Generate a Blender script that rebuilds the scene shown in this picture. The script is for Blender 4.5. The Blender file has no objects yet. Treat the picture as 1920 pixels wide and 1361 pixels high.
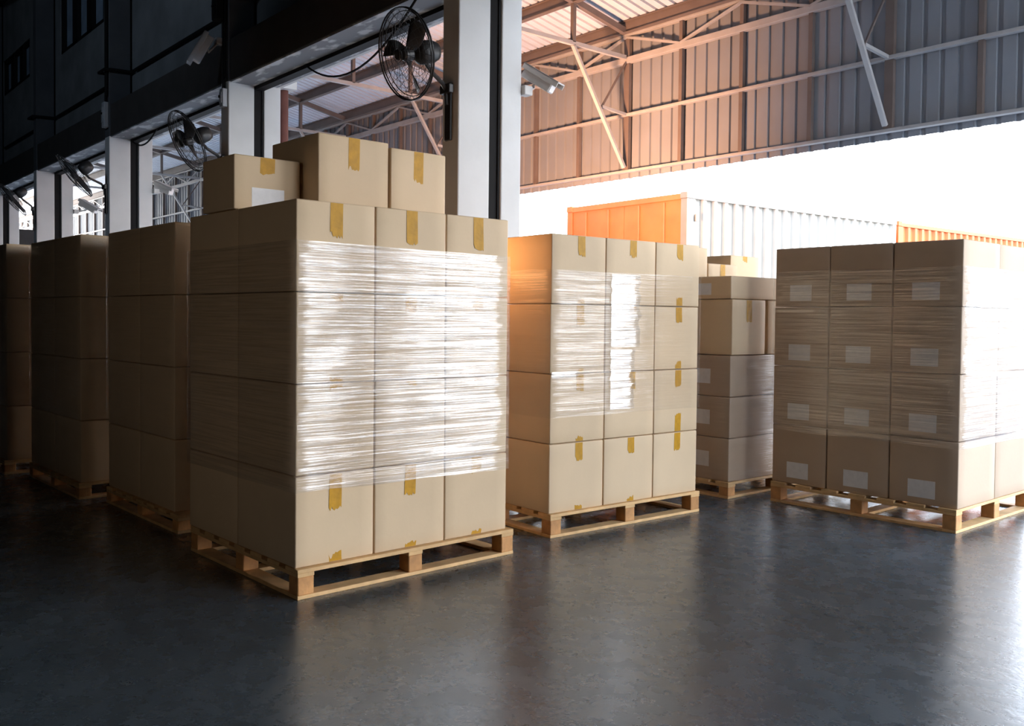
import bpy, bmesh, math, random
from mathutils import Vector, Matrix, noise
random.seed(7)
S = bpy.context.scene
COL = S.collection
PI = math.pi

# ------------------------------------------------------------------ materials
def new_mat(name):
    m = bpy.data.materials.new(name); m.use_nodes = True
    nt = m.node_tree; nt.nodes.clear()
    out = nt.nodes.new('ShaderNodeOutputMaterial')
    return m, nt, out

def N(nt, typ, **kw):
    n = nt.nodes.new(typ)
    for k, v in kw.items():
        if k.startswith('i_'):
            n.inputs[k[2:].replace('_', ' ')].default_value = v
        else:
            setattr(n, k, v)
    return n

def srgb(r, g, b):
    f = lambda c: (c/255/12.92) if c/255 <= 0.04045 else ((c/255+0.055)/1.055)**2.4
    return (f(r), f(g), f(b), 1)

def simple(name, col, rough=0.5, metal=0.0, nscale=6.0, namt=0.12, bump=0.0, bscale=60.0, spec=0.5, perobj=0.0):
    m, nt, out = new_mat(name)
    b = N(nt, 'ShaderNodeBsdfPrincipled'); b.inputs['Roughness'].default_value = rough
    b.inputs['Metallic'].default_value = metal; b.inputs['Specular IOR Level'].default_value = spec
    tc = N(nt, 'ShaderNodeTexCoord')
    nz = N(nt, 'ShaderNodeTexNoise'); nz.inputs['Scale'].default_value = nscale; nz.inputs['Detail'].default_value = 6
    nt.links.new(tc.outputs['Object'], nz.inputs['Vector'])
    mp = N(nt, 'ShaderNodeMapRange'); mp.inputs['From Min'].default_value = .25; mp.inputs['From Max'].default_value = .75
    mp.inputs['To Min'].default_value = 1-namt; mp.inputs['To Max'].default_value = 1+namt
    nt.links.new(nz.outputs['Fac'], mp.inputs['Value'])
    val = mp.outputs['Result']
    if perobj:
        oi = N(nt, 'ShaderNodeObjectInfo')
        m2 = N(nt, 'ShaderNodeMapRange'); m2.inputs['To Min'].default_value = 1-perobj; m2.inputs['To Max'].default_value = 1+perobj
        nt.links.new(oi.outputs['Random'], m2.inputs['Value'])
        mu = N(nt, 'ShaderNodeMath', operation='MULTIPLY')
        nt.links.new(val, mu.inputs[0]); nt.links.new(m2.outputs['Result'], mu.inputs[1]); val = mu.outputs[0]
    vm = N(nt, 'ShaderNodeVectorMath', operation='SCALE'); vm.inputs[0].default_value = col[:3]
    nt.links.new(val, vm.inputs['Scale']); nt.links.new(vm.outputs[0], b.inputs['Base Color'])
    if bump:
        n2 = N(nt, 'ShaderNodeTexNoise'); n2.inputs['Scale'].default_value = bscale; n2.inputs['Detail'].default_value = 4
        nt.links.new(tc.outputs['Object'], n2.inputs['Vector'])
        bp = N(nt, 'ShaderNodeBump'); bp.inputs['Strength'].default_value = bump; bp.inputs['Distance'].default_value = .01
        nt.links.new(n2.outputs['Fac'], bp.inputs['Height']); nt.links.new(bp.outputs['Normal'], b.inputs['Normal'])
    nt.links.new(b.outputs[0], out.inputs[0])
    return m

M = {}
M['card'] = simple('cardboard', srgb(214, 186, 150), .62, nscale=3, namt=.05, bump=.05, bscale=40, spec=.35, perobj=.05)
M['card_dark'] = simple('brown_cardboard', srgb(186, 161, 136), .62, nscale=3, namt=.05, bump=.05, bscale=40, spec=.35, perobj=.05)
M['tape'] = simple('packing_tape', srgb(190, 138, 26), .5, nscale=22, namt=.18, bump=.12, bscale=30, spec=.25)
M['label'] = simple('paper_label', srgb(226, 222, 220), .6, nscale=25, namt=.06)
M['label_grey'] = simple('grey_paper_label', srgb(190, 180, 172), .6, nscale=30, namt=.12)
M['wood'] = simple('pallet_wood', srgb(214, 172, 118), .65, nscale=9, namt=.2, bump=.15, bscale=50, perobj=.14)
M['wood_block'] = simple('pallet_block_wood', srgb(198, 142, 86), .7, nscale=14, namt=.28, bump=.2, bscale=60, perobj=.15)
M['plaster'] = simple('white_plaster', srgb(205, 204, 202), .7, nscale=2.5, namt=.06, bump=.08, bscale=25)
M['blockwall'] = simple('rendered_wall', srgb(120, 122, 124), .85, nscale=1.6, namt=.25, bump=.2, bscale=14)
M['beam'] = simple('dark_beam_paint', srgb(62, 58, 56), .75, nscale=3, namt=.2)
M['dark'] = simple('black_metal', srgb(24, 22, 22), .75, nscale=8, namt=.2, spec=.2)
M['fanmetal'] = simple('fan_metal', srgb(44, 42, 42), .42, nscale=8, namt=.15)
M['galv'] = simple('grey_painted_steel', srgb(168, 165, 163), .5, nscale=4, namt=.12)
M['steel'] = simple('primer_steel', srgb(110, 98, 92), .55, nscale=4, namt=.12)
M['sheet'] = simple('corrugated_sheet', srgb(134, 138, 145), .55, nscale=1.2, namt=.1)
M['roof'] = simple('roof_sheet', srgb(206, 211, 220), .5, nscale=1.2, namt=.1)
M['camera'] = simple('camera_housing', srgb(198, 194, 190), .45, nscale=8, namt=.06)
M['pipe'] = simple('red_brown_pipe', srgb(120, 78, 70), .5, nscale=8, namt=.15)
M['box'] = simple('electrical_box', srgb(170, 172, 176), .5, nscale=8, namt=.08)
M['orange'] = simple('orange_container_paint', srgb(182, 92, 34), .5, nscale=2, namt=.15)
M['red'] = simple('rust_red_container_paint', srgb(214, 124, 70), .5, nscale=2, namt=.15)
M['cream'] = simple('sun_paled_container_side', srgb(152, 146, 136), .5, nscale=3, namt=.08)  # pale tone puts the sun's overexposure into the container side's colour
M['yard'] = simple('yard_concrete', srgb(126, 124, 120), .8, nscale=.6, namt=.12)
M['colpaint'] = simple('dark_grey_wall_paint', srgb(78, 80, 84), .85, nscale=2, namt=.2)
M['dock'] = simple('dock_concrete', srgb(142, 150, 160), .7, nscale=.8, namt=.1)
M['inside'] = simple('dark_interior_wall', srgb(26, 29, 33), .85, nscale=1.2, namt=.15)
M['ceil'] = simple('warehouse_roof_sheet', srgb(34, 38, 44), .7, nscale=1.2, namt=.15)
M['window'] = simple('dusty_window_glass', srgb(150, 168, 188), .35, nscale=3, namt=.25)
M['pale'] = simple('pale_truck_paint', srgb(205, 208, 212), .4, nscale=3, namt=.05)

def patch_mat():                                   # peeling white paint on the soffits
    m, nt, out = new_mat('peeling_soffit_paint')
    b = N(nt, 'ShaderNodeBsdfPrincipled'); b.inputs['Roughness'].default_value = .75
    tc = N(nt, 'ShaderNodeTexCoord'); nz = N(nt, 'ShaderNodeTexNoise'); nz.inputs['Scale'].default_value = 2.4; nz.inputs['Detail'].default_value = 8
    mp = N(nt, 'ShaderNodeMapping'); mp.inputs['Scale'].default_value = (1, 2.2, 1)
    nt.links.new(tc.outputs['Object'], mp.inputs[0]); nt.links.new(mp.outputs[0], nz.inputs['Vector'])
    r = N(nt, 'ShaderNodeValToRGB'); r.color_ramp.elements[0].position = .52; r.color_ramp.elements[1].position = .6
    r.color_ramp.elements[0].color = srgb(128, 130, 134); r.color_ramp.elements[1].color = srgb(196, 198, 200)
    nt.links.new(nz.outputs['Fac'], r.inputs[0]); nt.links.new(r.outputs[0], b.inputs['Base Color']); nt.links.new(b.outputs[0], out.inputs[0])
    return m
M['soffit'] = patch_mat()

def floor_mat():
    m, nt, out = new_mat('polished_dark_concrete')
    L = nt.links.new
    b = N(nt, 'ShaderNodeBsdfPrincipled')
    tc = N(nt, 'ShaderNodeTexCoord')
    n1 = N(nt, 'ShaderNodeTexNoise'); n1.inputs['Scale'].default_value = .9; n1.inputs['Detail'].default_value = 9; n1.inputs['Roughness'].default_value = .62
    n2 = N(nt, 'ShaderNodeTexNoise'); n2.inputs['Scale'].default_value = 7; n2.inputs['Detail'].default_value = 7; n2.inputs['Roughness'].default_value = .65
    n3 = N(nt, 'ShaderNodeTexNoise'); n3.inputs['Scale'].default_value = 38; n3.inputs['Detail'].default_value = 4
    for n in (n1, n2, n3): L(tc.outputs['Object'], n.inputs['Vector'])
    mx = N(nt, 'ShaderNodeMath', operation='MULTIPLY_ADD'); mx.inputs[1].default_value = .5
    L(n2.outputs['Fac'], mx.inputs[0]); L(n1.outputs['Fac'], mx.inputs[2])
    r = N(nt, 'ShaderNodeValToRGB')
    r.color_ramp.elements[0].position = .48; r.color_ramp.elements[0].color = (.036, .046, .053, 1)
    r.color_ramp.elements[1].position = 1.0; r.color_ramp.elements[1].color = (.095, .112, .122, 1)
    e = r.color_ramp.elements.new(.74); e.color = (.055, .070, .079, 1)
    L(mx.outputs[0], r.inputs[0])
    # fine cracks: thin lines where a distorted voronoi has its cell edges
    vo = N(nt, 'ShaderNodeTexVoronoi', feature='DISTANCE_TO_EDGE'); vo.inputs['Scale'].default_value = .55
    wv = N(nt, 'ShaderNodeVectorMath', operation='MULTIPLY_ADD'); wv.inputs[1].default_value = (.5, .5, .5)
    L(n2.outputs['Color'], wv.inputs[0]); L(tc.outputs['Object'], wv.inputs[2]); L(wv.outputs[0], vo.inputs['Vector'])
    cr = N(nt, 'ShaderNodeMapRange'); cr.inputs['From Min'].default_value = .0; cr.inputs['From Max'].default_value = .006
    cr.inputs['To Min'].default_value = .45; cr.inputs['To Max'].default_value = 1
    L(vo.outputs['Distance'], cr.inputs['Value'])
    sc = N(nt, 'ShaderNodeVectorMath', operation='SCALE'); L(r.outputs[0], sc.inputs[0]); L(cr.outputs['Result'], sc.inputs['Scale'])
    L(sc.outputs[0], b.inputs['Base Color'])
    rr = N(nt, 'ShaderNodeMapRange'); rr.inputs['From Min'].default_value = .3; rr.inputs['From Max'].default_value = .72
    rr.inputs['To Min'].default_value = .22; rr.inputs['To Max'].default_value = .33
    L(n2.outputs['Fac'], rr.inputs['Value']); L(rr.outputs['Result'], b.inputs['Roughness'])
    hs = N(nt, 'ShaderNodeMath', operation='MULTIPLY_ADD'); hs.inputs[1].default_value = .25
    L(n3.outputs['Fac'], hs.inputs[0]); L(n2.outputs['Fac'], hs.inputs[2])
    bp = N(nt, 'ShaderNodeBump'); bp.inputs['Strength'].default_value = .10; bp.inputs['Distance'].default_value = .02
    L(hs.outputs[0], bp.inputs['Height']); L(bp.outputs['Normal'], b.inputs['Normal'])
    b.inputs['Specular IOR Level'].default_value = .5; b.inputs['IOR'].default_value = 1.85
    L(b.outputs[0], out.inputs[0])
    return m
M['floor'] = floor_mat()

def film_mat(name, gloss=.3, milk=.06, rough=.13, bump=.55):
    m, nt, out = new_mat(name); L = nt.links.new
    uv = N(nt, 'ShaderNodeTexCoord')
    mp = N(nt, 'ShaderNodeMapping'); mp.inputs['Scale'].default_value = (1.5, 90, 1)
    n1 = N(nt, 'ShaderNodeTexNoise'); n1.inputs['Scale'].default_value = 1; n1.inputs['Detail'].default_value = 3; n1.inputs['Distortion'].default_value = .6
    L(uv.outputs['UV'], mp.inputs[0]); L(mp.outputs[0], n1.inputs['Vector'])
    mp2 = N(nt, 'ShaderNodeMapping'); mp2.inputs['Scale'].default_value = (3, 9, 1)
    n2 = N(nt, 'ShaderNodeTexNoise'); n2.inputs['Scale'].default_value = 1; n2.inputs['Detail'].default_value = 4
    L(uv.outputs['UV'], mp2.inputs[0]); L(mp2.outputs[0], n2.inputs['Vector'])
    ad = N(nt, 'ShaderNodeMath', operation='MULTIPLY_ADD'); ad.inputs[1].default_value = .8
    L(n2.outputs['Fac'], ad.inputs[0]); L(n1.outputs['Fac'], ad.inputs[2])
    bp = N(nt, 'ShaderNodeBump'); bp.inputs['Strength'].default_value = bump; bp.inputs['Distance'].default_value = .006
    L(ad.outputs[0], bp.inputs['Height'])
    tr = N(nt, 'ShaderNodeBsdfTransparent'); tr.inputs[0].default_value = (.97, .97, .97, 1)
    gl = N(nt, 'ShaderNodeBsdfGlossy'); gl.inputs['Color'].default_value = (1, 1, 1, 1); gl.inputs['Roughness'].default_value = rough
    L(bp.outputs['Normal'], gl.inputs['Normal'])
    df = N(nt, 'ShaderNodeBsdfDiffuse'); df.inputs['Color'].default_value = (.85, .85, .86, 1)
    # the film is creased more in some places than in others
    fac = N(nt, 'ShaderNodeMapRange'); fac.inputs['From Min'].default_value = .38; fac.inputs['From Max'].default_value = .62
    fac.inputs['To Min'].default_value = gloss*.35; fac.inputs['To Max'].default_value = gloss*1.5
    L(n1.outputs['Fac'], fac.inputs['Value'])
    lw = N(nt, 'ShaderNodeLayerWeight'); lw.inputs['Blend'].default_value = .25
    f2 = N(nt, 'ShaderNodeMath', operation='ADD', use_clamp=True); f3 = N(nt, 'ShaderNodeMath', operation='MULTIPLY'); f3.inputs[1].default_value = .35
    L(lw.outputs['Fresnel'], f3.inputs[0]); L(fac.outputs['Result'], f2.inputs[0]); L(f3.outputs[0], f2.inputs[1])
    mk = N(nt, 'ShaderNodeMixShader'); mk.inputs[0].default_value = milk
    L(tr.outputs[0], mk.inputs[1]); L(df.outputs[0], mk.inputs[2])
    at = N(nt, 'ShaderNodeAttribute', attribute_name='gloss_mask')
    am = N(nt, 'ShaderNodeMapRange'); am.inputs['To Min'].default_value = .12; L(at.outputs['Fac'], am.inputs['Value'])
    f4 = N(nt, 'ShaderNodeMath', operation='MULTIPLY'); L(f2.outputs[0], f4.inputs[0]); L(am.outputs['Result'], f4.inputs[1]); f2 = f4
    mx = N(nt, 'ShaderNodeMixShader'); L(f2.outputs[0], mx.inputs[0]); L(mk.outputs[0], mx.inputs[1]); L(gl.outputs[0], mx.inputs[2])
    L(mx.outputs[0], out.inputs[0])
    return m
M['film'] = film_mat('clear_stretch_film', gloss=.13, milk=.045)
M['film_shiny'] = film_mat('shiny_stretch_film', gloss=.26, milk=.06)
M['film_thin'] = film_mat('thin_stretch_film', gloss=.05, milk=.02)

# ------------------------------------------------------------------ mesh helpers
class MB:
    def __init__(s): s.v = []; s.f = []; s.uv = None
    def add(s, vs, fs):
        b = len(s.v); s.v += [tuple(x) for x in vs]; s.f += [tuple(b+i for i in f) for f in fs]; return s
    def box(s, a, b):
        x0, y0, z0 = a; x1, y1, z1 = b
        return s.add([(x0,y0,z0),(x1,y0,z0),(x1,y1,z0),(x0,y1,z0),(x0,y0,z1),(x1,y0,z1),(x1,y1,z1),(x0,y1,z1)],
                     [(0,3,2,1),(4,5,6,7),(0,1,5,4),(1,2,6,5),(2,3,7,6),(3,0,4,7)])
    def bar(s, p0, p1, w, h, up=(0,0,1)):
        p0 = Vector(p0); p1 = Vector(p1); d = (p1-p0).normalized(); u = Vector(up)
        sx = d.cross(u)
        if sx.length < 1e-4: sx = d.cross(Vector((1,0,0)))
        sx.normalize(); u = sx.cross(d)
        vs = []
        for p in (p0, p1):
            for a, b in ((-1,-1),(1,-1),(1,1),(-1,1)): vs.append(p+sx*a*w/2+u*b*h/2)
        return s.add(vs, [(0,1,2,3),(7,6,5,4),(0,4,5,1),(1,5,6,2),(2,6,7,3),(3,7,4,0)])
    def tube(s, pts, r, n=8, closed=False):
        pts = [Vector(p) for p in pts]; k = len(pts); rings = []
        prev = None
        for i, p in enumerate(pts):
            if closed: d = pts[(i+1) % k]-pts[i-1]
            else: d = pts[min(i+1,k-1)]-pts[max(i-1,0)]
            d.normalize()
            if prev is None:
                a = d.orthogonal().normalized()
            else:
                a = (prev - d*prev.dot(d)).normalized()
            prev = a; b = d.cross(a)
            rings.append([p+(a*math.cos(t*2*PI/n)+b*math.sin(t*2*PI/n))*r for t in range(n)])
        vs = [v for R in rings for v in R]; fs = []
        for i in range(k if closed else k-1):
            j = (i+1) % k
            for t in range(n): fs.append((i*n+t, i*n+(t+1)%n, j*n+(t+1)%n, j*n+t))
        if not closed:
            fs.append(tuple(range(n))[::-1]); fs.append(tuple((k-1)*n+t for t in range(n)))
        return s.add(vs, fs)
    def lathe(s, prof, n=24, axis='z'):               # prof: (r, h) along the axis
        vs = []; fs = []
        for r, h in prof:
            for t in range(n):
                a = 2*PI*t/n; vs.append((r*math.cos(a), r*math.sin(a), h))
        for i in range(len(prof)-1):
            for t in range(n): fs.append((i*n+t, i*n+(t+1)%n, (i+1)*n+(t+1)%n, (i+1)*n+t))
        fs.append(tuple(range(n))[::-1]); fs.append(tuple((len(prof)-1)*n+t for t in range(n)))
        return s.add(vs, fs)
    def xf(s, mat):
        s.v = [tuple(mat @ Vector(v)) for v in s.v]; return s
    def mesh(s, name, mat, bevel=0, smooth=False, seg=2):
        me = bpy.data.meshes.new(name); me.from_pydata(s.v, [], s.f)
        bm = bmesh.new(); bm.from_mesh(me)
        bmesh.ops.recalc_face_normals(bm, faces=bm.faces)
        if bevel: bmesh.ops.bevel(bm, geom=list(bm.edges), offset=bevel, segments=seg, affect='EDGES', profile=.5)
        if smooth:
            for f in bm.faces: f.smooth = True
        bm.to_mesh(me); bm.free()
        me.materials.append(M[mat] if isinstance(mat, str) else mat)
        return me
    def build(s, name, mat, parent=None, bevel=0, smooth=False, seg=2):
        return link(name, s.mesh(name, mat, bevel, smooth, seg), parent)

def link(name, me, parent=None):
    o = bpy.data.objects.new(name, me); COL.objects.link(o)
    if parent: o.parent = parent
    return o
def tag(o, label, cat, group=None):
    o['label'] = label; o['category'] = cat
    if group: o['group'] = group
    return o
def thing(name, label, cat, loc=(0,0,0), rz=0, group=None):
    o = bpy.data.objects.new(name, None); COL.objects.link(o); o.empty_display_size = .1
    o.location = loc; o.rotation_euler = (0,0,rz)
    return tag(o, label, cat, group)
def struct(o): o['kind'] = 'structure'; return o
def child_copy(src, parent, loc=None, rz=None):
    c = src.copy(); COL.objects.link(c); c.parent = parent
    if loc is not None: c.location = loc
    if rz is not None: c.rotation_euler = (0,0,rz)
    return c
def copy_tree(root):
    r = root.copy(); COL.objects.link(r)
    for ch in list(root.children):
        c = child_copy(ch, r)
        for g in list(ch.children): child_copy(g, c)
    return r

# ------------------------------------------------------------------ camera
fpx, cy = 1739.1083, 644.30103
ya, pt, ro = [math.radians(a) for a in (50.04826694, 1.5826221, .5799452)]
fw = Vector((-math.sin(ya), math.cos(ya), 0)); rt = Vector((math.cos(ya), math.sin(ya), 0)); up = Vector((0,0,1))
f2 = fw*math.cos(pt)-up*math.sin(pt); u2 = up*math.cos(pt)+fw*math.sin(pt)
r3 = rt*math.cos(ro)+u2*math.sin(ro); u3 = u2*math.cos(ro)-rt*math.sin(ro)
cd = bpy.data.cameras.new('camera'); co = bpy.data.objects.new('camera', cd); COL.objects.link(co)
co.matrix_world = Matrix(((r3.x,u3.x,-f2.x,0),(r3.y,u3.y,-f2.y,0),(r3.z,u3.z,-f2.z,1.5),(0,0,0,1)))
cd.sensor_width = 36; cd.lens = fpx/1920*36; cd.shift_y = -(680.5-cy)/1920
cd.clip_end = 500; S.camera = co

# ------------------------------------------------------------------ setting
YW = 5.0                      # warehouse-side face of the dock wall columns
YO = 5.74                     # yard-side face
FY = 12.6                     # hanging facade of the canopy
PITCH = 5.07
CX = [-.6]+[-6.75+PITCH*k for k in (0, -1, -2, -3, -4)]     # right edges of the columns (their +X faces)
XL, XR = -46.0, 9.0

struct(MB().box((XL, 8.6, -.2), (XR+12, FY+.6, 0)).build('floor_dock', 'dock'))
fl = MB().box((XL, -14, -.2), (XR+12, 8.6, 0)).build('floor', 'floor'); struct(fl)
yd = MB().box((-90, FY+.6, -.2), (90, 140, -.004)).build('floor_yard', 'yard'); struct(yd)
yd2 = MB().box((XR+12, -60, -.2), (90, FY+.6, -.004)).build('floor_apron', 'yard'); struct(yd2)
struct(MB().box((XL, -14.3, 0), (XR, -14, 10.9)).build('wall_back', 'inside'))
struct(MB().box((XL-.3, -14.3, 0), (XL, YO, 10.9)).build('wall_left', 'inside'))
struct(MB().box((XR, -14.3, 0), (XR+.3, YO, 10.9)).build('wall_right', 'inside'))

# dock wall: recessed upper wall with window openings, columns, beams
wall = MB()
wins = [(-27.1, -24.3, 7.1, 8.0), (-21.6, -18.55, 7.02, 8.3)]
def wall_strip(x0, x1, holes):
    z0, z1 = 5.13, 9.6
    xs = x0
    for (a, b, c, d) in sorted(holes):
        wall.box((xs, 5.4, z0), (a, 5.7, z1)); wall.box((a, 5.4, z0), (b, 5.7, c)); wall.box((a, 5.4, d), (b, 5.7, z1)); xs = b
    wall.box((xs, 5.4, z0), (x1, 5.7, z1))
wall_strip(XL, XR, wins)
wd = struct(wall.build('wall_dock', 'blockwall'))
struct(MB().box((XL, 5.38, 0), (CX[5]-.2, 5.66, 5.13)).build('wall_end', 'blockwall'))
for k, cx in enumerate(CX):
    c = MB()
    c.box((cx-.25, YW, 0), (cx, 5.36, 4.585)); c.box((cx-.25, 5.50, 0), (cx, YO, 9.3))
    c.build('column', 'plaster', wd, bevel=.012)
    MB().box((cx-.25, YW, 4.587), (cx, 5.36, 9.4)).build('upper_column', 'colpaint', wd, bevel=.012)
    g = MB().box((cx-.2, 5.36, 0), (cx-.035, 5.50, 4.9)).box((cx-.05, 5.365, 0), (cx-.02, 5.385, 4.9)).box((cx-.05, 5.475, 0), (cx-.02, 5.497, 4.9))
    g.build('shutter_guide', 'dark', wd)
edges = [XR-.25] + CX
for k in range(len(CX)):
    x1 = (CX[k-1]-.25) if k else XR; x0 = CX[k]
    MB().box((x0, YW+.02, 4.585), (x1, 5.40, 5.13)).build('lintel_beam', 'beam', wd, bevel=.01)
    MB().box((x0, YW+.03, 4.565), (x1, 5.36, 4.584)).build('soffit', 'soffit', wd)
    MB().box((x0, 5.50, 4.60), (x1, YO, 5.6)).build('outer_lintel', 'plaster', wd)
    MB().box((x0, 5.50, 4.594), (x1, YO-.06, 4.599)).build('lintel_underside', 'soffit', wd)
    MB().box((x0, 5.365, 4.52), (x1, 5.49, 4.9)).build('rolled_shutter', 'dark', wd)

# windows high in the dock wall
for i, (a, b, c, d) in enumerate(wins):
    w = MB(); t = .09
    w.box((a, 5.42, c), (b, 5.56, c+t)); w.box((a, 5.42, d-t), (b, 5.56, d)); w.box((a, 5.42, c), (a+t*1.4, 5.56, d)); w.box((b-t*1.4, 5.42, c), (b, 5.56, d))
    n = 3
    for q in range(1, n): 
        x = a+(b-a)*q/n; w.box((x-.17, 5.42, c), (x+.17, 5.56, d))
    wo = struct(w.build('window_%d' % (i+1), 'dark'))
    MB().box((a+.05, 5.5, c+.03), (b-.05, 5.51, d-.03)).build('pane', 'window', wo)

# warehouse roof
def corrugated(x0, x1, y0, y1, zf, pitch, dep, th=.01, flat=.62):
    """sheet with ribs running along Y; zf(y) gives the height"""
    mb = MB(); xs = []
    x = x0
    while x < x1:
        for dx, dz in ((0,0),(.68*pitch,0),(.72*pitch,dep),(.96*pitch,dep)): xs.append((x+dx, dz))
        x += pitch
    xs.append((min(x, x1+pitch), 0))
    n = len(xs); vs = []
    for y in (y0, y1):
        for x, dz in xs: vs.append((x, y, zf(y)+dz))
    for y in (y0, y1):
        for x, dz in xs: vs.append((x, y, zf(y)+dz+th))
    fs = []
    for i in range(n-1):
        fs.append((i, n+i, n+i+1, i+1)); fs.append((2*n+i, 2*n+i+1, 3*n+i+1, 3*n+i))
        fs.append((i, i+1, 2*n+i+1, 2*n+i)); fs.append((n+i, 3*n+i, 3*n+i+1, n+i+1))
    fs.append((0, 2*n, 3*n, n)); fs.append((n-1, 2*n-1, 4*n-1, 3*n-1))
    return mb.add(vs, fs)
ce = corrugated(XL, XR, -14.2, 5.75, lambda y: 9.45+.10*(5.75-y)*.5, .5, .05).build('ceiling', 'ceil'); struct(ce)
for k in range(8):
    x = -44+PITCH*1.0*k*1.3
    MB().bar((x, 5.3, 9.2), (x, -14, 10.2), .18, .35).build('rafter', 'beam', ce)

# canopy outside
def rz(y): return 6.80+(FY-y)*.205
XC0, XC1 = -125.0, 3.4
cr = corrugated(XC0, XC1, YO+.02, FY+.15, lambda y: rz(y)+.105, .21, .075).build('ceiling_canopy', 'roof'); struct(cr)
for y in (12.5, 11.21, 9.8, 8.4, 7.0, 5.9):
    z = rz(y)+.10
    p = MB().box((XC0, y-.055, z-.012), (XC1, y+.055, z)).box((XC0, y-.012, z-.2), (XC1, y+.012, z)).box((XC0, y-.055, z-.212), (XC1, y+.055, z-.2))
    p.build('purlin', 'steel', cr)
def facade():
    mb = MB(); xs = []; x = XC0; pitch = .25
    while x < XC1:
        for dx, dy in ((0,0),(.68*pitch,0),(.73*pitch,.036),(.95*pitch,.036)): xs.append((x+dx, dy))
        x += pitch
    n = len(xs); vs = []
    for t in (0, .012):
        for z in (4.10, 6.95):
            for x, dy in xs: vs.append((x, FY+.07+dy+t, z))
    fs = []
    for i in range(n-1):
        fs += [(i, i+1, n+i+1, n+i), (2*n+i, 3*n+i, 3*n+i+1, 2*n+i+1), (i, 2*n+i, 2*n+i+1, i+1), (n+i, n+i+1, 3*n+i+1, 3*n+i)]
    fs += [(0, n, 3*n, 2*n), (n-1, 3*n-1, 4*n-1, 2*n-1)]
    return mb.add(vs, fs)
fa = struct(facade().build('wall_canopy', 'sheet'))
for z, h in ((4.215, .05), (5.245, .055), (6.24, .11), (6.70, .06)):
    MB().box((XC0, FY-.05, z-h/2), (XC1, FY+.06, z+h/2)).build('girt_rail', 'galv', fa, bevel=.008)
XP = [-1.70-PITCH*k*.998 for k in range(8)]      # trusses: -1.7, -6.76, -11.8 ...
XP = [-1.69, -6.77, -11.81, -16.88, -21.95, -27.02, -32.09, -37.16]
px = XP[0]; k = 0
posts = [XP[0]+1.267*3-1.267*i for i in range(64)]
for i, x in enumerate(posts):
    w = .13 if i % 4 == 3 else .07
    MB().box((x-w/2, FY-.02, 4.22), (x+w/2, FY+.055, 6.75)).build('post', 'steel', fa)
for i in range(len(posts)-1):                   # zigzag between the two upper rails
    a, b = posts[i], posts[i+1]
    za, zb = (6.66, 6.28) if i % 2 == 1 else (6.28, 6.66)
    MB().bar((a, FY-.03, za), (b, FY-.03, zb), .04, .05, (0,1,0)).build('diagonal', 'galv', fa)
places = ['right of all', 'nearest, above the stack with paper labels', 'just right of the tall white column', 'seen through the bay behind the nearest stack',
          'seen through the second bay', 'fifth along, deep in the left bays', 'sixth along, far down the canopy', 'last and farthest down the canopy']
for x, pl in zip(XP, places):
    t = thing('roof_truss', 'grey steel canopy truss with slanting brace, ' + pl, 'truss', (x, FY, 4.2), 0, 'trusses under the canopy')
    def P(y, z): return (0, y-FY, z-4.2)
    MB().bar(P(YO+.03, 6.28), P(12.52, 6.28), .07, .07).build('lower_chord', 'galv', t)
    MB().bar(P(YO+.03, rz(YO)-.07), P(12.5, rz(12.5)-.07), .09, .11).build('upper_chord', 'steel', t)
    for y in (11.21, 9.8, 8.4, 7.0):
        MB().bar(P(y, 6.30), P(y, rz(y)-.1), .07, .07, (0,1,0)).build('web_post', 'steel', t)
    MB().bar(P(11.21, 6.25), P(12.53, 4.28), .07, .05).build('brace', 'galv', t)
    MB().bar(P(11.93, 5.30), P(12.55, 5.25), .05, .05).build('strut', 'galv', t)
    MB().bar(P(11.90, 5.25), P(12.53, 6.18), .03, .03).build('tie', 'steel', t)

# ------------------------------------------------------------------ pallets, boxes, film
def stack_frame(F, yaw):
    R = Matrix.Rotation(math.radians(yaw), 4, 'Z'); T = Matrix.Translation(Vector((F[0], F[1], 0)))
    return T @ R
class Stack:
    def __init__(s, F, yaw): s.m = stack_frame(F, yaw); s.yaw = math.radians(yaw)
    def w(s, u, v, z): return s.m @ Vector((-u, v, z))

PH = .1596
_pm = {}
def pallet(st, U, V, label, h=PH, cat='pallet'):
    """corner at the stack's front corner; runs U along -X and V along +Y"""
    t = thing('wooden_pallet', label, cat, st.w(0,0,0), st.yaw, 'wooden pallets under the box stacks')
    th = .021; bl = h-3*th
    # three bottom boards along Y plus two at the ends along X
    for u in (0, U/2-.05, U-.10):
        MB().box((-u-.10, 0, 0), (-u, V, th)).build('bottom_board', 'wood', t, bevel=.002, seg=1)
    for v in (.0, V-.1):
        MB().box((-U+.102, v, 0), (-U/2-.052, v+.1, th)).build('bottom_board', 'wood', t, bevel=.002, seg=1)
        MB().box((-U/2+.048, v, 0), (-.102, v+.1, th)).build('bottom_board', 'wood', t, bevel=.002, seg=1)
    for u in (0, U/2-.05, U-.10):
        for v in (0, V/2-.05, V-.10):
            MB().box((-u-.10, v+.002, th), (-u-.001, v+.098, th+bl)).build('block', 'wood_block', t, bevel=.004, seg=1)
    for v in (0, V/2-.05, V-.10):                # stringer boards along X
        MB().box((-U, v, th+bl), (0, v+.10, 2*th+bl)).build('stringer_board', 'wood', t, bevel=.002, seg=1)
    n = 7; bw = .135 if U > 1.2 else .11
    for i in range(n):                           # deck boards along Y
        u = (U-bw)*i/(n-1)
        MB().box((-u-bw, 0, 2*th+bl), (-u, V, h)).build('deck_board', 'wood', t, bevel=.002, seg=1)
    return t

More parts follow.
